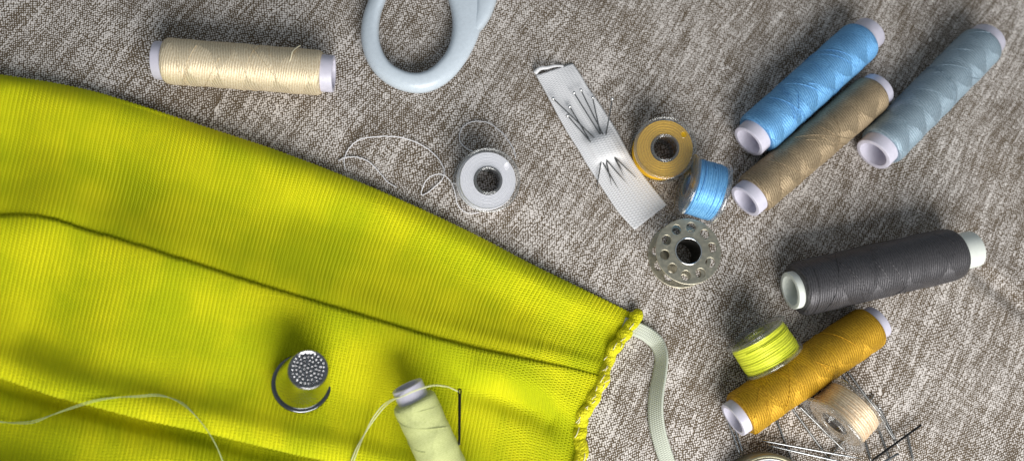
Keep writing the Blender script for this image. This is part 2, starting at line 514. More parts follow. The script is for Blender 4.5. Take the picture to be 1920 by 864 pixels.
c1 = [tuple(P(*q)[:2]) for q in ((1822, 500), (1870, 540), (1930, 590), (1990, 640))]
c2_ = [tuple(P(*q)[:2]) for q in ((1560, 330), (1650, 395), (1740, 420))]
c3_ = [tuple(P(*q)[:2]) for q in ((1360, 500), (1400, 600), (1460, 560))]
gx = np.linspace(-34, 34, 421); gy = np.linspace(-26, 26, 321)
GX, GY = np.meshgrid(gx, gy)
GZ = gz(GX, GY)
GZ = GZ - 0.13 * np.exp(-(seg_dist(GX, GY, c1) / 0.28) ** 2) + 0.05 * np.exp(-((seg_dist(GX, GY, c1) - 0.5) / 0.4) ** 2)
GZ = GZ - 0.05 * np.exp(-(seg_dist(GX, GY, c2_) / 0.5) ** 2)
GZ = np.minimum(GZ, 0.06)
tc_ = MB().grid(np.stack([GX, GY, GZ], -1)).build('table_cloth', M['linen'], recalc=False)
tag(tc_, kind='structure')

# ------------------------------------------------------------------ the yellow knit garment
TX = np.array([-420, -300, -150, 0, 100, 180, 280, 400, 500, 600, 700, 800, 900, 1000, 1100, 1170, 1195, 1215.0])
TY = np.array([88, 100, 117, 140, 155, 172, 203, 243, 275, 312, 352, 396, 444, 497, 545, 579, 592, 603.0])
L2X = np.array([-500, -300, -100, 0, 60, 110, 150, 220, 300, 400, 500, 600, 700, 800, 900, 1000, 1080, 1140, 1200.0])
L2Y = np.array([480, 450, 416, 403, 402, 412, 427, 447, 472, 505, 537, 567, 597, 628, 654, 675, 691, 708, 725.0])
L3X = np.array([-500, -300, -100, 0, 106, 170, 264, 400, 494, 556, 619, 700, 800, 1000, 1200.0])
L3Y = np.array([560, 610, 675, 708, 744, 760, 785, 814, 837, 852, 864, 886, 915, 975, 1040.0])
HEM = np.array([(0, 0), (28, -17), (58, -36), (98, -57), (140, -70), (185, -88), (225, -93), (272, -103), (330, -112), (460, -130)], float)  # dy, dx from hem top


def smooth_interp(x, xs, ys):
    # monotone-ish smoothing of a polyline by averaging
    w = 22.0
    return sum(np.interp(x + k * w / 2, xs, ys) for k in (-2, -1, 0, 1, 2)) / 5


def build_cloth():
    # even spacing along the top edge in cm
    xs = np.linspace(-400, 1192, 4000)
    ys = smooth_interp(xs, TX, TY)
    pw = PV(xs, ys, 0.2)
    arc = np.concatenate([[0], np.cumsum(np.linalg.norm(np.diff(pw, axis=0), axis=1))])
    n = int(arc[-1] / RIB * 8)
    U = np.linspace(0, arc[-1], n)
    xT = np.interp(U, arc, xs); yT = np.interp(U, arc, ys)
    tt = (xT + 400) / 1592.0
    dy = np.linspace(0, 980, 700)
    hem_off = np.interp(dy, HEM[:, 0], HEM[:, 1])
    left_off = -dy * 0.235
    wgt = np.clip((xT - 300) / 880.0, 0, 1) ** 1.3
    OFF = left_off[None, :] * (1 - wgt)[:, None] + hem_off[None, :] * wgt[:, None]
    XX = xT[:, None] + OFF; YY = yT[:, None] + dy[None, :]
    f2 = YY - smooth_interp(XX, L2X, L2Y); f3 = YY - smooth_interp(XX, L3X, L3Y)
    i2 = np.argmax(f2 > 0, axis=1); i3 = np.argmax(f3 > 0, axis=1)
    d2 = dy[i2]; d3 = dy[i3]
    from_end = (arc[-1] - U)
    e = np.clip(from_end / 3.2, 0, 1); e = e * e * (3 - 2 * e)              # 0 at the hem
    lift = 0.42 + 0.58 * e                                                 # heights drop towards the hem
    am = (0.50 + 0.50 * e)
    # cross-section: list of (dy, z) arrays
    z = lambda v: v * lift
    m1 = lambda k: d2 * k
    g = np.maximum(d3 - d2, 60)
    sec = [
        (20 + 0 * d2, 0.03 + 0 * d2), (7 + 0 * d2, 0.05 + 0 * d2), (1 + 0 * d2, z(0.16)), (0 + 0 * d2, z(0.30)), (7 + 0 * d2, z(0.46)), (np.minimum(24, 0.17 * d2), z(0.60)),
        (m1(0.30), z(0.52)), (m1(0.48), z(0.44)), (m1(0.72), z(0.60)), (d2 - 20, z(0.84)), (d2 - 5, z(0.87)),
        (d2 + 10, z(0.76)), (d2 + 26 * am, z(0.52)), (d2 + 31 * am, z(0.50)), (d2 + 30 * am, z(0.56)), (d2 + 12, z(0.80)),
        (d2 + 1.5, z(0.90)), (d2 + 0.5, z(0.96)), (d2 + 4, z(1.03)), (d2 + 17, z(1.05)),
        (d2 + 0.30 * g, z(0.78)), (d2 + 0.52 * g, z(0.66)), (d3 - 0.24 * g, z(0.88)), (d3 - 30, z(1.12)), (d3 - 8, z(1.06)),
        (d3 - 0.5, z(0.92)), (d3 - 2, z(0.78)), (d3 - 14, z(0.62)), (d3 - 34, z(0.52)), (d3 - 44, z(0.40)), (d3 - 34, z(0.28)), (d3 - 12, z(0.20)),
        (d3 + 10, z(0.30)), (d3 + 30, z(0.62)), (d3 + 62, z(0.84)), (d3 + 140, z(0.80)), (d3 + 240, z(0.6)), (d3 + 340, z(0.5)),
    ]
    DY = np.stack([s[0] for s in sec], 1); DZ = np.stack([s[1] for s in sec], 1)
    K = DY.shape[1]; k = 8
    # smooth interpolation, chord parameter (60 px = 1 cm)
    ch = np.sqrt((np.diff(DY, axis=1) / 60) ** 2 + np.diff(DZ, axis=1) ** 2) ** 0.6 + 1e-4
    tp = np.concatenate([np.zeros((n, 1)), np.cumsum(ch, 1)], 1)
    def slopes(Vv):
        s = np.diff(Vv, axis=1) / ch
        mm = np.zeros_like(Vv)
        w0 = ch[:, 1:]; w1 = ch[:, :-1]
        mm[:, 1:-1] = (s[:, :-1] * w0 + s[:, 1:] * w1) / (w0 + w1)
        mm[:, 0] = s[:, 0]; mm[:, -1] = s[:, -1]
        return mm
    my = slopes(DY); mz = slopes(DZ)
    cols_y, cols_z = [], []
    for i in range(K - 1):
        h = ch[:, i]
        for s in np.linspace(0, 1, k, endpoint=False):
            a, b, c, d = 2 * s**3 - 3 * s**2 + 1, s**3 - 2 * s**2 + s, -2 * s**3 + 3 * s**2, s**3 - s**2
            cols_y.append(a * DY[:, i] + b * h * my[:, i] + c * DY[:, i + 1] + d * h * my[:, i + 1])
            cols_z.append(a * DZ[:, i] + b * h * mz[:, i] + c * DZ[:, i + 1] + d * h * mz[:, i + 1])
    cols_y.append(DY[:, -1]); cols_z.append(DZ[:, -1])
    CY = np.stack(cols_y, 1); CZ = np.stack(cols_z, 1)
    # x offset along the rib direction
    def off_at(v):
        return (-v * 0.235) * (1 - wgt)[:, None] + np.interp(v, HEM[:, 0], HEM[:, 1]) * wgt[:, None]
    PX = xT[:, None] + off_at(CY); PY = yT[:, None] + CY
    # soft undulation, dents and the pucker that runs into the hem
    top = np.clip((CZ - 0.25) / 0.2, 0, 1)
    und = 0.10 * np.sin(PX / 95.0 + PY / 160.0 + 0.8) + 0.045 * np.sin(PX / 61.0 - PY / 120.0 + 2.0) + 0.03 * np.sin(PX / 40.0 + PY / 70.0)
    und = und * (0.35 + 0.65 * np.clip((700 - PX) / 500, 0, 1))
    und += -0.13 * np.exp(-(seg_dist(PX, PY, [(560, 400), (720, 440), (860, 505), (980, 570)]) / 34.0) ** 2)
    und += -0.12 * np.exp(-(seg_dist(PX, PY, [(30, 190), (26, 390)]) / 38.0) ** 2) + 0.08 * np.exp(-(seg_dist(PX, PY, [(120, 200), (110, 390)]) / 45.0) ** 2)
    und += -0.34 * np.exp(-(seg_dist(PX, PY, [(850, 722), (930, 742), (1000, 770), (1060, 808), (1100, 832)]) / 26.0) ** 2) * np.clip((PX - 820) / 120, 0, 1)
    und += 0.10 * np.exp(-(seg_dist(PX, PY, [(900, 700), (1000, 722), (1090, 770)]) / 22.0) ** 2)
    und += -0.14 * np.exp(-(seg_dist(PX, PY, [(60, 630), (200, 690), (420, 730)]) / 40.0) ** 2)
    und += 1.0 * np.exp(-(seg_dist(PX, PY, [(-260, 900), (-40, 930), (110, 965), (230, 1010)]) / 72.0) ** 2)  # hump added out of view so the lower left knit falls in shade
    CZ = np.maximum(CZ + und * top * np.clip(CZ / 0.5, 0, 1.2), 0.03)
    pts = PV(PX, PY, CZ)
    # ribs as real relief along the surface normal
    du = np.gradient(pts, axis=0); dv = np.gradient(pts, axis=1)
    nr = np.cross(du, dv); nr /= np.linalg.norm(nr, axis=2)[..., None] + 1e-12
    if nr[n // 2, 45, 2] < 0: nr = -nr
    V = np.concatenate([np.zeros((n, 1)), np.cumsum(np.linalg.norm(np.diff(pts, axis=1), axis=2), 1)], 1)
    amp = 0.029 * (1 + 0.18 * np.sin(PX / 23.0 + PY / 31.0) * np.sin(PX / 57.0 - PY / 41.0))
    # the ribs wander a little, as knitted rows do
    wan = 0.14 * np.sin(V * 1.1 + U[:, None] * 0.2) + 0.05 * np.sin(V * 3.1 - U[:, None] * 0.5)
    prof = np.abs(np.cos(PI * (U[:, None] / RIB + wan)))
    pts = pts + nr * (amp * (prof ** 0.8 - 0.6))[..., None]
    UU = U[:, None] + wan * RIB
    uv = np.stack([UU, V], -1)
    return pts, uv, V


cl_pts, cl_uv, _ = build_cloth()
garment = empty('knit_garment', P(600, 560, 0))
tag(garment, 'bright yellow ribbed knit garment lying in pleats with a ruffled hem', 'garment')
mbc = MB().grid(cl_pts, cl_uv)
knit = mbc.build('knit_panel', M['knit'], recalc=False)
mw = Matrix.Translation(garment.location)
knit.parent = garment; knit.matrix_parent_inverse = mw.inverted()
bvh = BVHTree.FromPolygons([tuple(p) for p in cl_pts[::3].reshape(-1, 3)],
                           [(i * cl_pts.shape[1] + j, i * cl_pts.shape[1] + j + 1, (i + 1) * cl_pts.shape[1] + j + 1, (i + 1) * cl_pts.shape[1] + j)
                            for i in range(len(cl_pts[::3]) - 1) for j in range(cl_pts.shape[1] - 1)])


def hit(px, py, lift=0.0, default=0.0):
    """height of whatever cloth lies under a photo pixel, plus lift"""
    d = ray(px, py)
    h = bvh.ray_cast(Vector(CAM), d)
    z = h[0].z if h[0] is not None else float(gz(*P(px, py, 0)[:2]))
    return P(px, py, z + lift)


def world_child(mb, name, mat, parent, **kw):
    """mesh given in world coordinates, made a child of parent"""
    o = mb.build(name, mat, None, **kw)
    bpy.context.view_layer.update()
    o.parent = parent
    q = parent.rotation_quaternion if parent.rotation_mode == 'QUATERNION' else parent.rotation_euler.to_quaternion()
    o.matrix_parent_inverse = (Matrix.Translation(parent.location) @ q.to_matrix().to_4x4()).inverted()
    return o


# overlocked hem: a thick uneven roll of stitches along the cut edge
hem_px = [(1192, 588), (1188, 600), (1176, 620), (1163, 636), (1154, 652), (1143, 668), (1136, 686), (1134, 700),
          (1127, 718), (1118, 738), (1108, 754), (1098, 770), (1092, 786), (1086, 800), (1088, 822), (1090, 842), (1087, 866), (1080, 905)]
hz = [0.20, 0.27, 0.30, 0.28, 0.27, 0.24, 0.22, 0.34, 0.40, 0.38, 0.36, 0.36, 0.28, 0.18, 0.22, 0.34, 0.36, 0.30]
hp = crom([tuple(P(a[0], a[1], z)) for a, z in zip(hem_px, hz)], 22)
hl = np.concatenate([[0], np.cumsum(np.linalg.norm(np.diff(hp, axis=0), axis=1))])
scal = 0.5 + 0.5 * np.sin(hl / 0.40 * 2 * PI + 1.6 * np.sin(hl * 1.3) + 1.1 * np.sin(hl * 3.1))
hrad = 0.20 + 0.07 * scal * (0.6 + 0.4 * np.sin(hl * 2.2)) + 0.015 * np.sin(hl * 11)
hp2 = hp.copy()
hp2[:, 0] += 0.035 * np.sin(hl * 8.3); hp2[:, 2] += 0.03 * np.sin(hl * 6.1 + 1)
mbh = MB()
for ph in range(3):                                   # three yarns laid round each other
    th = hl / 0.42 * 2 * PI + ph * 2 * PI / 3
    off = np.stack([np.cos(th) * 0.05, np.cos(th) * 0.03, np.sin(th) * 0.045], 1)
    mbh.tube(hp2 + off, hrad * 0.72, 12)
# stray overlock threads on the hem
nf0 = len(mbh.f)
for i in range(20):
    k = rnd.randrange(4, len(hp2) - 4)
    c = hp2[k] + np.array([rnd.uniform(-.16, .10), rnd.uniform(-.06, .06), hrad[k] * 0.8 + 0.03])
    a = rnd.uniform(0.5, 1.5); L = rnd.uniform(0.12, 0.34)
    d = np.array([math.cos(a), math.sin(a), 0])
    q = [c - d * L / 2 - [0, 0, .05], c - d * L / 5 + [rnd.uniform(-.03, .03), 0, .02], c + d * L / 5 + [rnd.uniform(-.03, .03), 0, .02], c + d * L / 2 - [0, 0, .05]]
    mbh.tube(crom(q, 4), 0.013, 5)
hem = world_child(mbh, 'overlocked_hem', M['hem'], garment, recalc=False)
hem.data.materials.append(M['tuft'])
mi = np.zeros(len(hem.data.polygons), dtype=np.int32); mi[nf0:] = 1
hem.data.polygons.foreach_set('material_index', mi)

# flat elastic that comes out of the hem and turns on its edge
rib_c = [(1168, 607), (1192, 616), (1214, 627), (1232, 644), (1240, 668), (1237, 700), (1231, 735), (1229, 770), (1233, 805), (1242, 838), (1252, 866), (1268, 905)]
rib_w = [.46, .46, .47, .50, .56, .59, .59, .56, .52, .48, .45, .43]          # cm
rib_t = [0.05, 0.05, 0.15, 0.70, 1.10, 1.12, 1.05, 0.95, 0.78, 0.58, 0.40, 0.30]          # twist
rc = crom([(a[0], a[1], w, t) for a, w, t in zip(rib_c, rib_w, rib_t)], 10)
rows = []
tan = np.gradient(rc[:, :2], axis=0); tan /= np.linalg.norm(tan, axis=1)[:, None]
wd = 0.60
vv = 0
uvr = []
for i in range(len(rc)):
    px, py, wd, t = rc[i]
    nx, ny = -tan[i][1], tan[i][0]                   # to the right of travel in the photo
    zc = 0.06 + 0.5 * wd * math.sin(t) + (0.16 if i < 12 else 0.16 * max(0, 1 - (i - 12) / 18))
    c = P(px, py, zc)
    q = (P(px + nx * 10, py + ny * 10, zc) - c).normalized()
    row = []
    for s in np.linspace(-0.5, 0.5, 9):
        # the outer (photo right) edge stands up, the inner edge stays on the table
        p = c + q * (s * wd * math.cos(t)) + Vector((0, 0, 1)) * (-s * wd * math.sin(t))
        row.append(tuple(p))
    if i: vv += (Vector(row[4]) - Vector(rows[-1][4])).length
    rows.append(row); uvr.append([((s + 0.5) * wd, vv) for s in np.linspace(-0.5, 0.5, 9)])
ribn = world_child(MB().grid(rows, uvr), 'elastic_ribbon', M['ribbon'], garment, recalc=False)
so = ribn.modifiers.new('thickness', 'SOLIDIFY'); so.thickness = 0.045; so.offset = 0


# ------------------------------------------------------------------ spools of thread
def strand_path(R, v0, v1, turns, t0, n=140):
    s = np.linspace(0, 1, n)
    th = t0 + s * turns * 2 * PI
    return np.stack([R * np.cos(th), R * np.sin(th), v0 + (v1 - v0) * s], 1), np.stack([(th / (2 * PI)) % 1.0, v0 + (v1 - v0) * s], 1)


def spool(label, a_core, a_body, b_body, b_core, body_px, core_px, za, zb, tmat, cmat, strands=5, spin=0.0, taper=0.0):
    """four photo points along the axis (core end, winding end, winding end, core end)"""
    mid = ((a_body[0] + b_body[0]) / 2, (a_body[1] + b_body[1]) / 2)
    R = body_px / 2 * cmpx(*mid, (za + zb) / 2)
    Rc = core_px / 2 * cmpx(*mid, (za + zb) / 2)
    A = P(*a_core, za); B = P(*b_core, zb)
    ax = (B - A); L = ax.length
    ta = (P(*a_body, za) - A).length; tb = L - (B - P(*b_body, zb)).length
    e = empty('thread_spool', A, ax, spin)
    tag(e, label, 'spool', 'spools of sewing thread')
    ri = Rc * 0.76; bv = 0.02
    mb = MB().lathe([(ri + bv, 0), (Rc - bv, 0), (Rc - .006, .006), (Rc, bv), (Rc, L - bv), (Rc - .006, L - .006), (Rc - bv, L), (ri + bv, L), (ri + .005, L - .006), (ri, L - bv), (ri, bv), (ri + .005, .006)], 64, close=True)
    mb.build('core', cmat, e)
    # winding: slightly uneven barrel with rounded shoulders
    nt_, ns = 150, 112
    v = np.linspace(0, 1, nt_); th = np.linspace(0, 2 * PI, ns + 1)
    ln = tb - ta
    sh = np.minimum(v, 1 - v) * ln / 0.10
    rr = R * (1 - 0.10 * np.exp(-sh * 2.2)) - taper * R * np.exp(-np.minimum(v, 1 - v) * ln / 0.3) * 0.2
    rr = rr * (1 + 0.008 * np.sin(v * 17 + spin * 5) + 0.006 * np.sin(v * 41))
    VV, TH = np.meshgrid(ta + v * ln, th, indexing='ij')
    RR = rr[:, None] + 0.006 * np.sin(VV * 6.3 + TH * 2) * np.sin(VV * 5.1 - TH * 3)
    pts = np.stack([RR * np.cos(TH), RR * np.sin(TH), VV], -1)
    mb = MB().grid(pts, np.stack([TH / (2 * PI), VV - ta], -1))
    for (z, flip) in ((ta, 0), (tb, 1)):           # end faces down to the core
        r0 = np.array([Rc * 0.99, rr[0]]) if not flip else np.array([rr[-1], Rc * 0.99])
        q = np.stack([r0[:, None] * np.cos(th), r0[:, None] * np.sin(th), np.full((2, ns + 1), z)], -1)
        mb.grid(q, np.stack([np.broadcast_to(th / (2 * PI), (2, ns + 1)), r0[:, None] + 0 * th], -1))
    rs = random.Random(int(body_px * 100 + a_core[0]))
    for i in range(strands):
        v0 = ta + rs.uniform(0.05, 0.75) * ln
        dv = rs.choice((-1, 1)) * rs.uniform(0.14, 0.34) * ln
        v1 = min(max(v0 + dv, ta + 0.06), tb - 0.06)
        pth, puv = strand_path(R * 1.004, v0, v1, rs.uniform(0.35, 0.75), rs.uniform(0, 2 * PI))
        mb.tube(pth, rs.choice((0.008, 0.010, 0.013)), 6, uvs=puv)
    mb.build('thread_winding', tmat, e, recalc=False)
    return e, R


T = {
    'cream': mat_thread('cream_satin_thread', (0.80, 0.69, 0.50), (0.60, 0.48, 0.31), 2, 1.1),
    'blue': mat_thread('sky_blue_satin_thread', (0.20, 0.46, 0.76), (0.10, 0.29, 0.58), 2, 1.2),
    'brown': mat_thread('brown_satin_thread', (0.40, 0.31, 0.20), (0.215, 0.16, 0.095), 2, 1.1),
    'grey': mat_thread('grey_blue_satin_thread', (0.34, 0.43, 0.50), (0.22, 0.30, 0.36), 2, 1.2),
    'dark': mat_thread('charcoal_thread', (0.085, 0.082, 0.087), (0.045, 0.043, 0.046), 2, 0.8, rough=0.45, spec=0.5, tilt=0.13),
    'gold': mat_thread('gold_satin_thread', (0.58, 0.34, 0.028), (0.36, 0.19, 0.012), 2, 1.1),
    'lime': mat_thread('pale_lime_thread', (0.55, 0.58, 0.27), (0.42, 0.46, 0.18), 2, 0.8, rough=0.6, spec=0.25, aniso=0.3, metal=0.0, tilt=0.06, lay=0.05, hard=0.35),
    'b_white': mat_thread('white_bobbin_thread', (0.93, 0.92, 0.97), (0.87, 0.86, 0.94), patches=False, rough=0.5, metal=0.0, lay=0.045, hard=0.25),
    'b_gold': mat_thread('gold_bobbin_thread', (0.82, 0.50, 0.03), (0.64, 0.36, 0.01), patches=False, metal=0.35),
    'b_blue': mat_thread('blue_bobbin_thread', (0.20, 0.48, 0.80), (0.11, 0.33, 0.66), patches=False, metal=0.35),
    'b_lime': mat_thread('neon_yellow_bobbin_thread', (0.74, 0.78, 0.06), (0.60, 0.66, 0.04), patches=False, rough=0.45, metal=0.15),
    'b_peach': mat_thread('peach_bobbin_thread', (0.82, 0.68, 0.50), (0.62, 0.45, 0.28), patches=False, metal=0.35),
}

sp_cream, _ = spool('cream thread spool alone at the upper left of the table cloth', (292, 113), (311, 114), (604, 137), (626, 139), 84, 69, 0.72, 0.72, T['cream'], M['core'], 10)
pe = crom([tuple(P(540, 122, 1.36)), tuple(P(545, 110, 1.42)), tuple(P(548, 98, 1.40)), tuple(P(556, 90, 1.2)), tuple(P(563, 86, 1.1))], 6)
world_child(MB().tube(pe, 0.02, 6), 'loose_thread_end', M['cream_thread'], sp_cream)
sp_blue, _ = spool('sky blue thread spool leaning against the brown one at the upper right', (1403, 266), (1418, 253), (1613, 76), (1631, 61), 79, 62, 0.72, 0.72, T['blue'], M['core'], 14)
sp_brown, _ = spool('bronze brown thread spool lying between the sky blue and grey blue spools', (1397, 378), (1411, 364), (1636, 176), (1647, 166), 76, 64, 0.66, 0.66, T['brown'], M['core'], 14)
sp_grey, _ = spool('dull grey blue thread spool, the rightmost lying spool near the top right corner', (1637, 290), (1652, 276), (1840, 85), (1852, 73), 78, 64, 0.67, 0.67, T['grey'], M['core'], 14)
sp_dark, _ = spool('thick charcoal grey thread spool with white core ends', (1481, 545), (1492, 542), (1790, 475), (1824, 467), 98, 67, 0.81, 0.96, T['dark'], M['core_white'], 12, taper=0.3)
sp_gold, _ = spool('golden mustard thread spool below the charcoal one with a yellow bobbin beside it', (1374, 787), (1386, 775), (1632, 612), (1646, 602), 83, 64, 0.71, 0.71, T['gold'], M['core'], 14)
zt = hit(775, 740).z
sp_lime, _ = spool('pale lime thread spool lying on the yellow knit at the bottom edge', (763, 722), (776, 748), (862, 940), (870, 956), 84, 60, zt + 1.16, zt + 0.50, T['lime'], M['core'], 3)


# ------------------------------------------------------------------ bobbins
def bobbin(label, top_c, axis, R, h, r_thread, tmat, fmat, hub_r=0.42, spin=0.0, small_hole=True, name='plastic_bobbin'):
    """origin in the middle of the lower flange's outer face, top_c = middle of the upper face"""
    axis = Vector(axis).normalized()
    e = empty(name, top_c - axis * h, axis, spin)
    tag(e, label, 'bobbin', 'sewing machine bobbins')
    th = 0.085
    hole = [(0, 0, hub_r * 0.80)]
    if small_hole: hole.append((0.0, (hub_r + R) * 0.5, 0.085))
    for (z0, z1) in ((0, th), (h - th, h)):
        V, FF = plate(R, hole, z0, z1, 84)
        mb = MB().raw(V, FF)
        zr = z1 if z0 > 0 else z0
        o = mb.build('flange', fmat, e, smooth=False)
        bev = o.modifiers.new('soft_edges', 'BEVEL'); bev.width = 0.018; bev.segments = 2; bev.limit_method = 'ANGLE'
        # raised bead round the flange and round the hub
        rb = MB()
        t = np.linspace(0, 2 * PI, 73)
        rb.tube(np.stack([(R - 0.035) * np.cos(t), (R - 0.035) * np.sin(t), np.full(73, zr)], 1), 0.034, 8, cap=False)
        rb.tube(np.stack([(hub_r * 0.9) * np.cos(t), (hub_r * 0.9) * np.sin(t), np.full(73, zr)], 1), 0.03, 8, cap=False)
        rb.build('bead', fmat, o)
    mb = MB().lathe([(hub_r, th), (hub_r, h - th), (hub_r * 0.8, h - th), (hub_r * 0.8, th)], 48, close=True)
    mb.build('hub', fmat, e)
    # thread: barrel plus its two visible faces
    n = 44
    v = np.linspace(0, 1, n); a = th + 0.012; b = h - th - 0.012
    tq = np.linspace(0, 2 * PI, 97)
    sh = np.minimum(v, 1 - v) * (b - a) / 0.05
    rr = r_thread * (1 - 0.02 * np.exp(-sh)) + 0.008 * np.sin(v * 5 + R * 7)
    VV, TH = np.meshgrid(a + v * (b - a), tq, indexing='ij')
    RR = rr[:, None] + 0.004 * np.sin(VV * 30 + TH * 1.0) 
    mb = MB().grid(np.stack([RR * np.cos(TH), RR * np.sin(TH), VV], -1), np.stack([TH / (2 * PI), VV], -1))
    rad = np.linspace(hub_r + 0.004, 1.0, 20)
    for z, r1 in ((a, rr[0]), (b, rr[-1])):
        q = np.linspace(hub_r + 0.004, r1, 20)
        zz = z + 0.002 * np.sin(q * 60)
        mb.grid(np.stack([q[:, None] * np.cos(tq), q[:, None] * np.sin(tq), zz[:, None] + 0 * tq], -1),
                np.stack([np.broadcast_to(tq / (2 * PI), (20, 97)), q[:, None] + 0 * tq], -1))
    rs = random.Random(int(R * 1000 + top_c.x * 10))
    for i in range(7):
        v0 = a + rs.uniform(0.1, 0.9) * (b - a)
        pth, puv = strand_path(r_thread * 1.006, v0, min(max(v0 + rs.uniform(-.2, .2), a), b), rs.uniform(0.4, 0.9), rs.uniform(0, 6.28), 90)
        mb.tube(pth, 0.010, 5, uvs=puv)
    mb.build('thread_winding', tmat, e, recalc=False)
    return e


BR, BH = 0.99, 1.05
b_white = bobbin('clear bobbin of white thread standing flat beside the yellow knit edge', P(916, 338, BH), (0.06, -0.17, 1), 0.975 * 1.0, BH, 0.87, T['b_white'], M['clear'], 0.44, spin=-0.9)
b_gold = bobbin('clear bobbin of golden yellow thread standing flat right of the white elastic', P(1248, 277, BH), (-0.10, -0.10, 1), 0.99, BH, 0.90, T['b_gold'], M['clear'], 0.45, spin=-0.95)
ax = P(1352, 366, 1.0) - P(1287, 347, 1.0)
b_blue = bobbin('clear bobbin of light blue thread on its side above the empty metal bobbin', P(1287, 346, 1.0), -ax, 0.985, 1.08, 0.885, T['b_blue'], M['clear'], 0.42)
ax = P(1449, 676, 1.0) - P(1415, 625, 1.0)
b_lime = bobbin('clear bobbin of neon yellow thread on its side against the golden spool', P(1415, 624, 1.02), -ax, 0.99, 1.02, 0.90, T['b_lime'], M['clear'], 0.42)
ax = P(1604, 752, 1.0) - P(1561, 798, 1.0)
b_peach = bobbin('clear bobbin of pale peach thread on its side among loose pins', P(1561, 798, 1.02), -ax, 1.06, 1.02, 0.90, T['b_peach'], M['clear'], 0.42)

# empty metal bobbin: two pierced discs on a tube
Rm, hm = 1.03, 0.95
axm = Vector((-0.02, 0.02, 1)).normalized()
b_metal = empty('metal_bobbin', P(1291, 471, hm) - axm * hm, axm, 0.15)
tag(b_metal, 'empty nickel metal bobbin with a ring of round holes', 'bobbin', 'sewing machine bobbins')
holes = [(0, 0, 0.40)] + [(0.755 * math.cos(2 * PI * k / 10), 0.755 * math.sin(2 * PI * k / 10), 0.148) for k in range(10)]
for (z0, z1) in ((0, 0.06), (hm - 0.06, hm)):
    V, FF = plate(Rm, holes, z0, z1, 96)
    o = MB().raw(V, FF).build('flange', M['nickel'], b_metal, smooth=False)
    if z0 == 0: o.rotation_euler = (0, 0, 0.28)
    bev = o.modifiers.new('soft_edges', 'BEVEL'); bev.width = 0.016; bev.segments = 2; bev.limit_method = 'ANGLE'
MB().lathe([(0.43, 0.05), (0.43, hm - 0.05), (0.43, hm + 0.012), (0.415, hm + 0.022), (0.39, hm + 0.012), (0.385, hm - 0.05), (0.385, 0.05), (0.39, -0.0), (0.415, -0.01), (0.43, 0.0)], 64, close=True).build('hub', M['hub_steel'], b_metal)
MB().lathe([(0.43, hm + 0.004), (0.43, hm + 0.016), (0.41, hm + 0.028), (0.388, hm + 0.018), (0.388, hm + 0.004)], 64, close=True).build('hub_rim', M['chrome'], b_metal)

# white thread running off the white bobbin
def pts_on(pxs, lift):
    return [tuple(hit(x, y, lift if not isinstance(lift, (list, tuple)) else lift[i])) for i, (x, y) in enumerate(pxs)]


mbt = MB()
r_ = 0.016
runs = [
    ([(647, 318), (645, 302), (650, 285), (664, 268), (683, 259), (711, 256), (739, 256), (761, 260), (789, 271), (811, 286), (826, 304), (833, 320), (830, 335), (815, 350), (800, 362), (790, 366), (792, 354), (800, 337), (814, 328), (828, 327), (839, 333), (848, 346), (854, 366), (858, 383), (866, 394), (880, 400), (898, 399)],
     [.04, .04, .05, .08, .12, .16, .16, .12, .08, .06, .05, .05, .06, .05, .05, .06, .12, .20, .25, .26, .22, .16, .14, .12, .10, .08, .06]),
    ([(634, 301), (646, 296), (658, 294), (675, 296), (692, 304), (703, 314), (713, 325), (726, 340), (744, 352)], 0.045),
    ([(846, 344), (856, 344), (868, 344.5), (882, 346)], [.22, .40, .75, .95]),
    ([(967, 296), (963, 281), (955, 267), (945, 253), (933, 242), (919, 232), (903, 228), (889, 228), (877, 232), (867, 240), (862, 252), (862, 264), (870, 275), (880, 281), (888, 285)],
     [.5, .42, .34, .26, .18, .12, .08, .07, .06, .05, .05, .06, .10, .2, .3]),
]
for px, lf in runs:
    cw = crom(pts_on(px, lf), 8)
    cw[1:-1] += np.array([[rnd.gauss(0, .006), rnd.gauss(0, .006), 0] for _ in cw[1:-1]])
    mbt.tube(cw, r_, 6)
world_child(mbt, 'loose_thread', M['white_thread'], b_white)

# two strand thread lying over the pleats at the lower left
lt = empty('loose_thread', hit(220, 745, 0))
tag(lt, 'pale green double thread curling across the yellow knit at the lower left', 'thread')
mbt = MB()
base = [(-30, 786), (0, 790), (30, 792), (62, 790), (95, 778), (140, 762), (180, 750), (222, 744), (262, 742), (295, 740), (322, 746), (345, 758), (366, 778), (388, 805), (404, 832), (418, 866), (424, 890)]
for sgn in (-1, 1):
    q = [(x + sgn * 1.0 * math.sin(i * 1.7), y + sgn * 1.6 * math.cos(i * 1.1)) for i, (x, y) in enumerate(base)]
    z = [hit(x, y).z for x, y in q]
    z = [max(z[max(0, i - 1):i + 2]) if i < 9 or i > 12 else z[i] for i in range(len(z))]
    mbt.tube(crom([tuple(P(x, y, zz + 0.05)) for (x, y), zz in zip(q, z)], 8), 0.0105, 6)
world_child(mbt, 'thread_strands', M['green_thread'], lt)

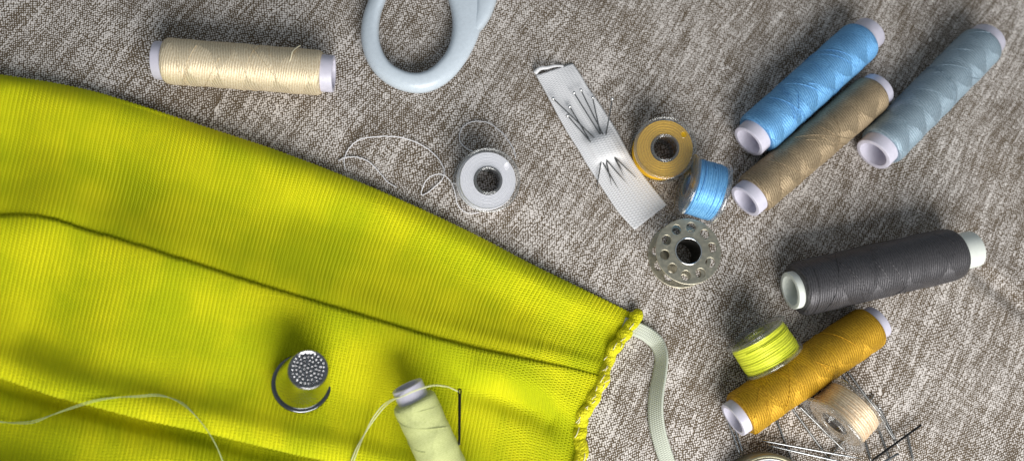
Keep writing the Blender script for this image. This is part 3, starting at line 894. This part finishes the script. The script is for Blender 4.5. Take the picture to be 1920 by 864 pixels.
# ------------------------------------------------------------------ thimble
zb = hit(566, 720).z
zb = max(zb, max(hit(566 + 50 * math.cos(q), 720 + 50 * math.sin(q)).z for q in np.linspace(0, 6.28, 13)) - 0.07)
hth = 1.75
B = P(566, 718, zb + 0.02); Tt = P(578, 692, zb + hth)
axt = (Tt - B)
e = empty('thimble', B, axt, 0.2)
tag(e, 'shiny chrome thimble with a dimpled top standing on the yellow knit', 'thimble')
hh = axt.length
rb_, rt_ = 0.80, 0.53
prof = [(rb_ - 0.03, 0.07)] + [(rb_ - 0.03 + (rt_ + 0.02 - rb_ + 0.03) * s ** 1.15, 0.07 + (hh - 0.12 - 0.07) * s) for s in np.linspace(0.05, 1, 26)]
prof += [(rt_ + 0.012, hh - 0.07), (rt_ - 0.01, hh - 0.03)]
wall = MB().lathe(prof, 96)
# dimples pressed in the wall
pv = wall.v[0].reshape(len(prof), 97, 3)
MB().grid(pv, wall.uv[0].reshape(len(prof), 97, 2)).build('wall', M['thimble'], e)
MB().lathe([(rb_ - 0.05, 0.0), (rb_ + 0.01, 0.0), (rb_ + 0.04, 0.02), (rb_ + 0.045, 0.05), (rb_ + 0.03, 0.085), (rb_, 0.10), (rb_ - 0.04, 0.085)], 96).build('rim', M['thimble_rim'], e)
mbk = MB()
n = 90
rr = np.linspace(0.0005, rt_, n // 2); th = np.linspace(0, 2 * PI, 145)
dm = []
for ring, cnt in ((0.0, 1), (0.11, 6), (0.21, 12), (0.31, 18), (0.41, 24)):
    for k in range(cnt):
        dm.append((ring * math.cos(2 * PI * k / cnt + ring) + rnd.uniform(-.012, .012), ring * math.sin(2 * PI * k / cnt + ring) + rnd.uniform(-.012, .012)))
X = rr[:, None] * np.cos(th); Y = rr[:, None] * np.sin(th)
Z = np.full(X.shape, hh - 0.012) + 0.0
edge = np.clip((rr - (rt_ - 0.07)) / 0.07, 0, 1)
Z = Z + (0.03 * np.sin(edge * PI))[:, None]
for (dx, dy_) in dm:
    Z = Z - 0.05 * np.exp(-((X - dx) ** 2 + (Y - dy_) ** 2) / 0.028 ** 2)
Z[-1, :] = hh - 0.03
mbk.grid(np.stack([X, Y, Z], -1))
mbk.build('dimpled_top', M['thimble_top'], e)


# ------------------------------------------------------------------ white elastic with pins
le = [(1005, 142), (1020, 168), (1035, 196), (1050, 224), (1066, 252), (1084, 280), (1101, 309), (1120, 338), (1138, 366), (1160, 398), (1190, 431)]
re = [(1074, 120), (1088, 141), (1101, 163), (1116, 184), (1132, 208), (1152, 240), (1170, 272), (1186, 300), (1203, 325), (1226, 354), (1250, 384)]
el = empty('elastic_strip', P(1125, 270, 0))
tag(el, 'wide white elastic strip gathered up by a fan of straight pins', 'elastic')
Lc = crom(le, 10); Rc_ = crom(re, 10)
n = len(Lc); s = np.linspace(0, 1, n)
w = np.linspace(0, 1, 41)
PX = Lc[:, None, 0] * (1 - w)[None, :, None][..., 0] + Rc_[:, None, 0] * w[None, :]
PY = Lc[:, None, 1] * (1 - w)[None, :] + Rc_[:, None, 1] * w[None, :]
# ridge lifted by the pins between where they dive in and come out
cen_s = 0.558 + 0.03 * (w - 0.5)
rise = np.exp(-(np.abs(s[:, None] - cen_s[None, :]) / 0.082) ** 4) * np.exp(-(np.abs(w - 0.55) / 0.34) ** 4)[None, :]
wr = 0.014 * np.sin(w * 24)[None, :] * np.exp(-((s - 0.545) / 0.10) ** 2)[:, None]
ZZ = 0.05 + 0.23 * rise + wr * 0.5 + 0.015 * np.sin(s * 14)[:, None] + 0.03 * np.exp(-((s - 0.0) / 0.05) ** 2)[:, None] * np.sin(w * 5)[None, :]
pe_ = PV(PX, PY, ZZ + 0.03)
Ls = (P(1220, 408) - P(1040, 130)).length
uve = np.stack([np.broadcast_to(w * 1.2, PX.shape), np.broadcast_to(s[:, None] * Ls, PX.shape)], -1)
o = world_child(MB().grid(pe_, uve), 'elastic_webbing', M['elastic'], el, recalc=False)
so = o.modifiers.new('thickness', 'SOLIDIFY'); so.thickness = 0.06; so.offset = 0
# frayed folded end
fr = crom([tuple(P(1003, 137, .10)), tuple(P(1012, 129, .20)), tuple(P(1026, 127, .20)), tuple(P(1040, 124, .17)), tuple(P(1056, 124, .10))], 8)
world_child(MB().tube(fr, np.linspace(0.08, 0.03, len(fr)), 10), 'frayed_end', M['elastic'], el)


def pin(label, head, tip, zh, zt_, mat=M['steel_dark'], head_r=0.062, r=0.024, group='straight pins in the elastic', name='straight_pin', bend=0.0, world=None):
    A = P(*head, zh); Bp = P(*tip, zt_)
    e = empty(name, Bp)
    tag(e, label, 'pin', group)
    d = (Bp - A)
    s = np.linspace(0, 1, 14)
    path = np.array([tuple(A + d * k + Vector((0, 0, 1)) * bend * math.sin(PI * k)) for k in s])
    rad = np.where(s < 0.82, r, r * (1 - (s - 0.82) / 0.18 * 0.93))
    world_child(MB().tube(path, rad, 8), 'shaft', mat, e)
    if head_r:
        world_child(MB().ball(tuple(A), head_r, 14), 'head', M['chrome'], e)
    return e


EP = [
    ('pin with its head farthest left on the white elastic', (1037, 185), (1203, 343), .30, .14),
    ('pin with the middle head of the left three on the elastic', (1068, 200), (1163, 360), .22, .12),
    ('pin with the lowest head in the fan on the elastic', (1064, 217), (1180, 349), .34, .13),
    ('pin with a head second highest in the fan on the elastic', (1076, 174), (1172, 327), .30, .14),
    ('pin with the highest head in the fan on the elastic', (1089, 169), (1173, 337), .34, .14),
    ('pin with its head near the right edge of the elastic, leaning left', (1111, 183), (1148, 353), .26, .12),
    ('pin with its head farthest right in the fan, leaning right past the elastic', (1148, 186), (1116, 366), .34, .10),
]
for lb, a, b, z0, z1 in EP:
    pin(lb, a, b, z0 * 0.7 + 0.10, z1 * 0.7 + 0.10, head_r=0.058, r=0.021)

# ------------------------------------------------------------------ scattered pins and needles, lower right
SC = [
    # label, head, tip, z, z, material, head radius
    ('upper of two bright needles lying side by side under the peach bobbin', (1429, 825), (1620, 860), .16, .18, 'steel', 0),
    ('lower of two bright needles lying side by side under the peach bobbin', (1439, 834), (1592, 868), .12, .14, 'steel', 0),
    ('left of two pins sticking out below the open end of the golden spool', (1364, 785), (1390, 858), .10, .05, 'steel', 0),
    ('right of two pins sticking out below the open end of the golden spool', (1370, 780), (1396, 856), .10, .05, 'steel', 0),
    ('dull pin from under the golden spool crossing the left ends of the bright needles', (1450, 770), (1488, 872), .06, .04, 'steel_dark', 0),
    ('dull pin from under the golden spool crossing the middle of the bright needles', (1478, 755), (1556, 862), .06, .05, 'steel_dark', 0),
    ('pin running from the golden spool under the flange of the peach bobbin', (1494, 756), (1592, 853), .08, .08, 'steel_dark', 0),
    ('short bright needle crossing under the lower right ends of the bright pair', (1580, 826), (1545, 868), .05, .05, 'steel', 0),
    ('left of the pins from the golden spool behind the peach bobbin', (1573, 693), (1636, 776), .07, .05, 'steel_dark', 0),
    ('right of the pins from the golden spool behind the peach bobbin', (1584, 690), (1646, 772), .10, .06, 'steel_dark', 0),
    ('pin with a shiny ball head just right of the peach bobbin', (1648, 776), (1690, 846), .12, .06, 'steel_dark', .05),
    ('pin with a small head above the others right of the peach bobbin', (1649, 764), (1684, 834), .10, .08, 'steel_dark', .04),
    ('long dark needle reaching farthest right from the pin heap', (1727, 796), (1622, 872), .20, .20, 'needle_black', 0),
    ('bright needle with its tip low in the pin heap below the long dark needle', (1684, 850), (1640, 874), .12, .12, 'steel', 0.03),
    ('pin on the right side of the heap standing nearly upright', (1701, 814), (1714, 870), .08, .05, 'steel_dark', 0.03),
    ('pin passing steeply down beside the flange of the peach bobbin', (1646, 800), (1672, 870), .05, .05, 'steel_dark', 0),
    ('pin beneath the lower end of the peach bobbin', (1622, 826), (1634, 868), .05, .05, 'steel_dark', 0),
    ('short pin tip poking out right of the peach bobbin flange', (1638, 740), (1622, 760), .05, .05, 'steel_dark', 0),
]
for lb, a, b, z0, z1, mt, hr in SC:
    nm = 'sewing_needle' if 'needle ' in lb.split(' crossing')[0].split(' lying')[0] + ' ' or 'needles' in lb else 'straight_pin'
    nm = 'sewing_needle' if lb.startswith(('upper', 'lower', 'short bright', 'long dark', 'bright')) else 'straight_pin'
    pin(lb, a, b, z0 + 0.03, z1 + 0.03, M[mt], hr, 0.036, 'pins and needles heaped at the lower right', nm)

# ------------------------------------------------------------------ needle stuck by the lime spool, with its thread
ne = empty('sewing_needle', hit(861, 832, 0))
tag(ne, 'black threaded sewing needle stuck upright beside the pale lime spool', 'needle')
zA = hit(862, 730).z + 0.35; zB = zt + 0.95
A = P(862, 729, zA); Bq = P(861, 833, zB)
d = Bq - A
side = (P(872, 729, zA) - A).normalized()
mbn = MB()
s = np.linspace(0.09, 1, 20)
path = np.array([tuple(A + d * k) for k in s])
mbn.tube(path, 0.047 - 0.012 * s, 10)
k = np.linspace(0, 2 * PI, 33)                          # flattened eye
eye = np.array([tuple(A + d * (0.05 + 0.055 * math.cos(q)) + side * 0.038 * math.sin(q)) for q in k])
mbn.tube(eye, 0.022, 8, cap=False)
world_child(mbn, 'shaft', M['needle_black'], ne)
th_ = empty('sewing_thread', P(700, 760, zt))
tag(th_, 'pale thread running from the black needle eye over the lime spool to the bottom edge', 'thread')
mbt = MB()
tp = [(862, 735, zA + .02), (848, 728, zA + .12), (832, 723, zt + 1.4), (812, 722, zt + 1.70), (795, 726, zt + 1.82), (775, 733, zt + 1.80), (755, 742, zt + 1.62), (738, 748, zt + 1.2), (718, 762, hit(718, 762).z + .5)] + [(x, y, hit(x, y).z + l) for x, y, l in ((700, 785, .22), (684, 812, .09), (670, 840, .06), (660, 866, .06), (650, 895, .06))]
for sg in (-1, 1):
    q = []
    for i, (x, y, z) in enumerate(tp):
        o_ = sg * (0.6 if i < 7 else 2.0) * math.sin(i * 0.9 + 0.4)
        q.append(tuple(P(x + o_, y + o_ * 0.6, z)))
    mbt.tube(crom(q, 8), 0.017, 6)
world_child(mbt, 'thread_strands', M['pale_thread'], th_)

# ------------------------------------------------------------------ scissors handle
sc_ = empty('scissors', P(790, 40, 0))
tag(sc_, 'pale blue plastic scissors handle with a large finger loop at the top edge', 'scissors')
outer = [(692, 0), (682, 28), (677, 58), (679, 88), (689, 117), (708, 143), (735, 162), (764, 172), (792, 174), (820, 166), (846, 149), (868, 124), (884, 98), (896, 72), (903, 46), (906, 20), (904, -10), (896, -45), (878, -80), (848, -110), (812, -128), (772, -128), (738, -105), (712, -62)]
inner = [(724, 0), (715, 25), (711, 52), (712, 78), (720, 103), (734, 123), (752, 134), (772, 140), (790, 139), (808, 131), (824, 116), (837, 98), (845, 75), (848, 50), (846, 25), (840, 0), (832, -22), (820, -46), (806, -66), (790, -80), (772, -82), (756, -70), (742, -48), (732, -24)]


def closed(pts, k=8):
    p = list(pts)
    c = crom(p[-3:] + p + p[:3], k)
    return c[3 * k: 3 * k + len(p) * k + 1]


oc = closed(outer); ic = closed(inner)
zr = 0.62
rows = []
m_ = 28
for a, b in zip(oc, ic):
    O = P(a[0], a[1], zr * 0.45); I = P(b[0], b[1], zr * 0.45)
    c = (O + I) / 2; h = (O - I) / 2
    row = []
    for q in np.linspace(0, 2 * PI, m_ + 1):
        cx, sz = math.cos(q), math.sin(q)
        ex = math.copysign(abs(cx) ** 0.75, cx); ez = math.copysign(abs(sz) ** 0.85, sz)
        # the top slopes down to the outer edge
        top_ = 0.5 * zr * (1.0 + 0.22 * (-ex if ez > 0 else 0))
        row.append(tuple(c + h * ex + Vector((0, 0, zr * 0.05 + top_ * ez))))
    rows.append(row)
world_child(MB().grid(rows), 'finger_loop', M['handle'], sc_)
# shank that carries the loop to the blades, outside the top of the picture
shp = [(890, 60, 14, .50), (903, 32, 30, .62), (910, 4, 40, .68), (914, -30, 50, .68), (926, -80, 56, .58), (950, -150, 52, .55), (978, -220, 46, .5)]
rows = []
sp_ = crom(shp, 8); tn_ = np.gradient(sp_[:, :2], axis=0); tn_ /= np.linalg.norm(tn_, axis=1)[:, None]
for (x, y, w_, zz), t in zip(sp_, tn_):
    nx, ny = -t[1], t[0]
    L_ = P(x - nx * w_ / 2 , y - ny * w_ / 2, .25); R_ = P(x + nx * w_ / 2, y + ny * w_ / 2, .25)
    c = (L_ + R_) / 2; h = (R_ - L_) / 2
    rows.append([tuple(c + h * math.copysign(abs(math.cos(q)) ** .6, math.cos(q)) + Vector((0, 0, zz * 0.55 * math.copysign(abs(math.sin(q)) ** .8, math.sin(q))))) for q in np.linspace(0, 2 * PI, 29)])
mbs = MB().grid(rows)
world_child(mbs, 'shank', M['handle'], sc_)
bl = []
for (x, y, w_, zz) in crom([(968, -190, 30, .3), (1000, -280, 34, .3), (1060, -420, 28, .3), (1130, -580, 6, .3)], 6):
    bl.append([tuple(P(x - w_ / 2, y - w_ / 4, .22)), tuple(P(x, y, .30)), tuple(P(x + w_ / 2, y + w_ / 4, .20)), tuple(P(x, y, .18)), tuple(P(x - w_ / 2, y - w_ / 4, .22))])
world_child(MB().grid(bl), 'blade', M['steel'], sc_)

# ------------------------------------------------------------------ round tin at the bottom edge
cx, cy = 1431, 938
Rt = 92 * cmpx(cx, cy, 0.6)
tin = empty('round_tin', P(cx, cy, 0))
tag(tin, 'olive metal rim of a round open tin cut off by the bottom edge', 'tin')
zt0 = 0.55
MB().lathe([(Rt * 0.90, zt0 - 0.02), (Rt * 0.93, zt0 + 0.01), (Rt * 0.97, zt0 - 0.015), (Rt, zt0 - 0.09), (Rt, 0.04), (Rt * 0.98, 0.02), (0.01, 0.02)], 96).build('shell', M['olive_metal'], tin)
MB().lathe([(Rt * 0.90, zt0 - 0.03), (Rt * 0.885, zt0 + 0.03), (Rt * 0.865, zt0 + 0.02), (Rt * 0.855, zt0 - 0.05), (Rt * 0.87, zt0 - 0.10)], 96).build('rim', M['rim_white'], tin)
MB().lathe([(Rt * 0.868, zt0 - 0.06), (Rt * 0.86, 0.10), (Rt * 0.8, 0.06), (0.01, 0.06)], 96).build('lining', M['tin_inside'], tin)

# ------------------------------------------------------------------ light: one soft window at the near side, a weak room
w = bpy.data.worlds.new('World'); S.world = w
w.use_nodes = True
bg = w.node_tree.nodes['Background']
bg.inputs[0].default_value = (0.82, 0.92, 1.0, 1)
bg.inputs[1].default_value = 0.28


def area(name, loc, target, sx, sy, energy, color=(1, 1, 1)):
    l = bpy.data.lights.new(name, 'AREA'); l.shape = 'RECTANGLE'; l.size = sx; l.size_y = sy; l.energy = energy; l.color = color
    o = bpy.data.objects.new(name, l); COL.objects.link(o)
    o.location = loc
    d = Vector(target) - Vector(loc)
    o.rotation_mode = 'QUATERNION'; o.rotation_quaternion = d.to_track_quat('-Z', 'Y')
    return o


area('window_light', (12, -39, 29), (3, 0, 0), 42, 32, 19000, (1.0, 0.98, 0.945)).data.spread = math.radians(115)

S.view_settings.view_transform = 'Standard'
S.view_settings.look = 'None'
S.view_settings.exposure = 0.0
S.view_settings.gamma = 1.0
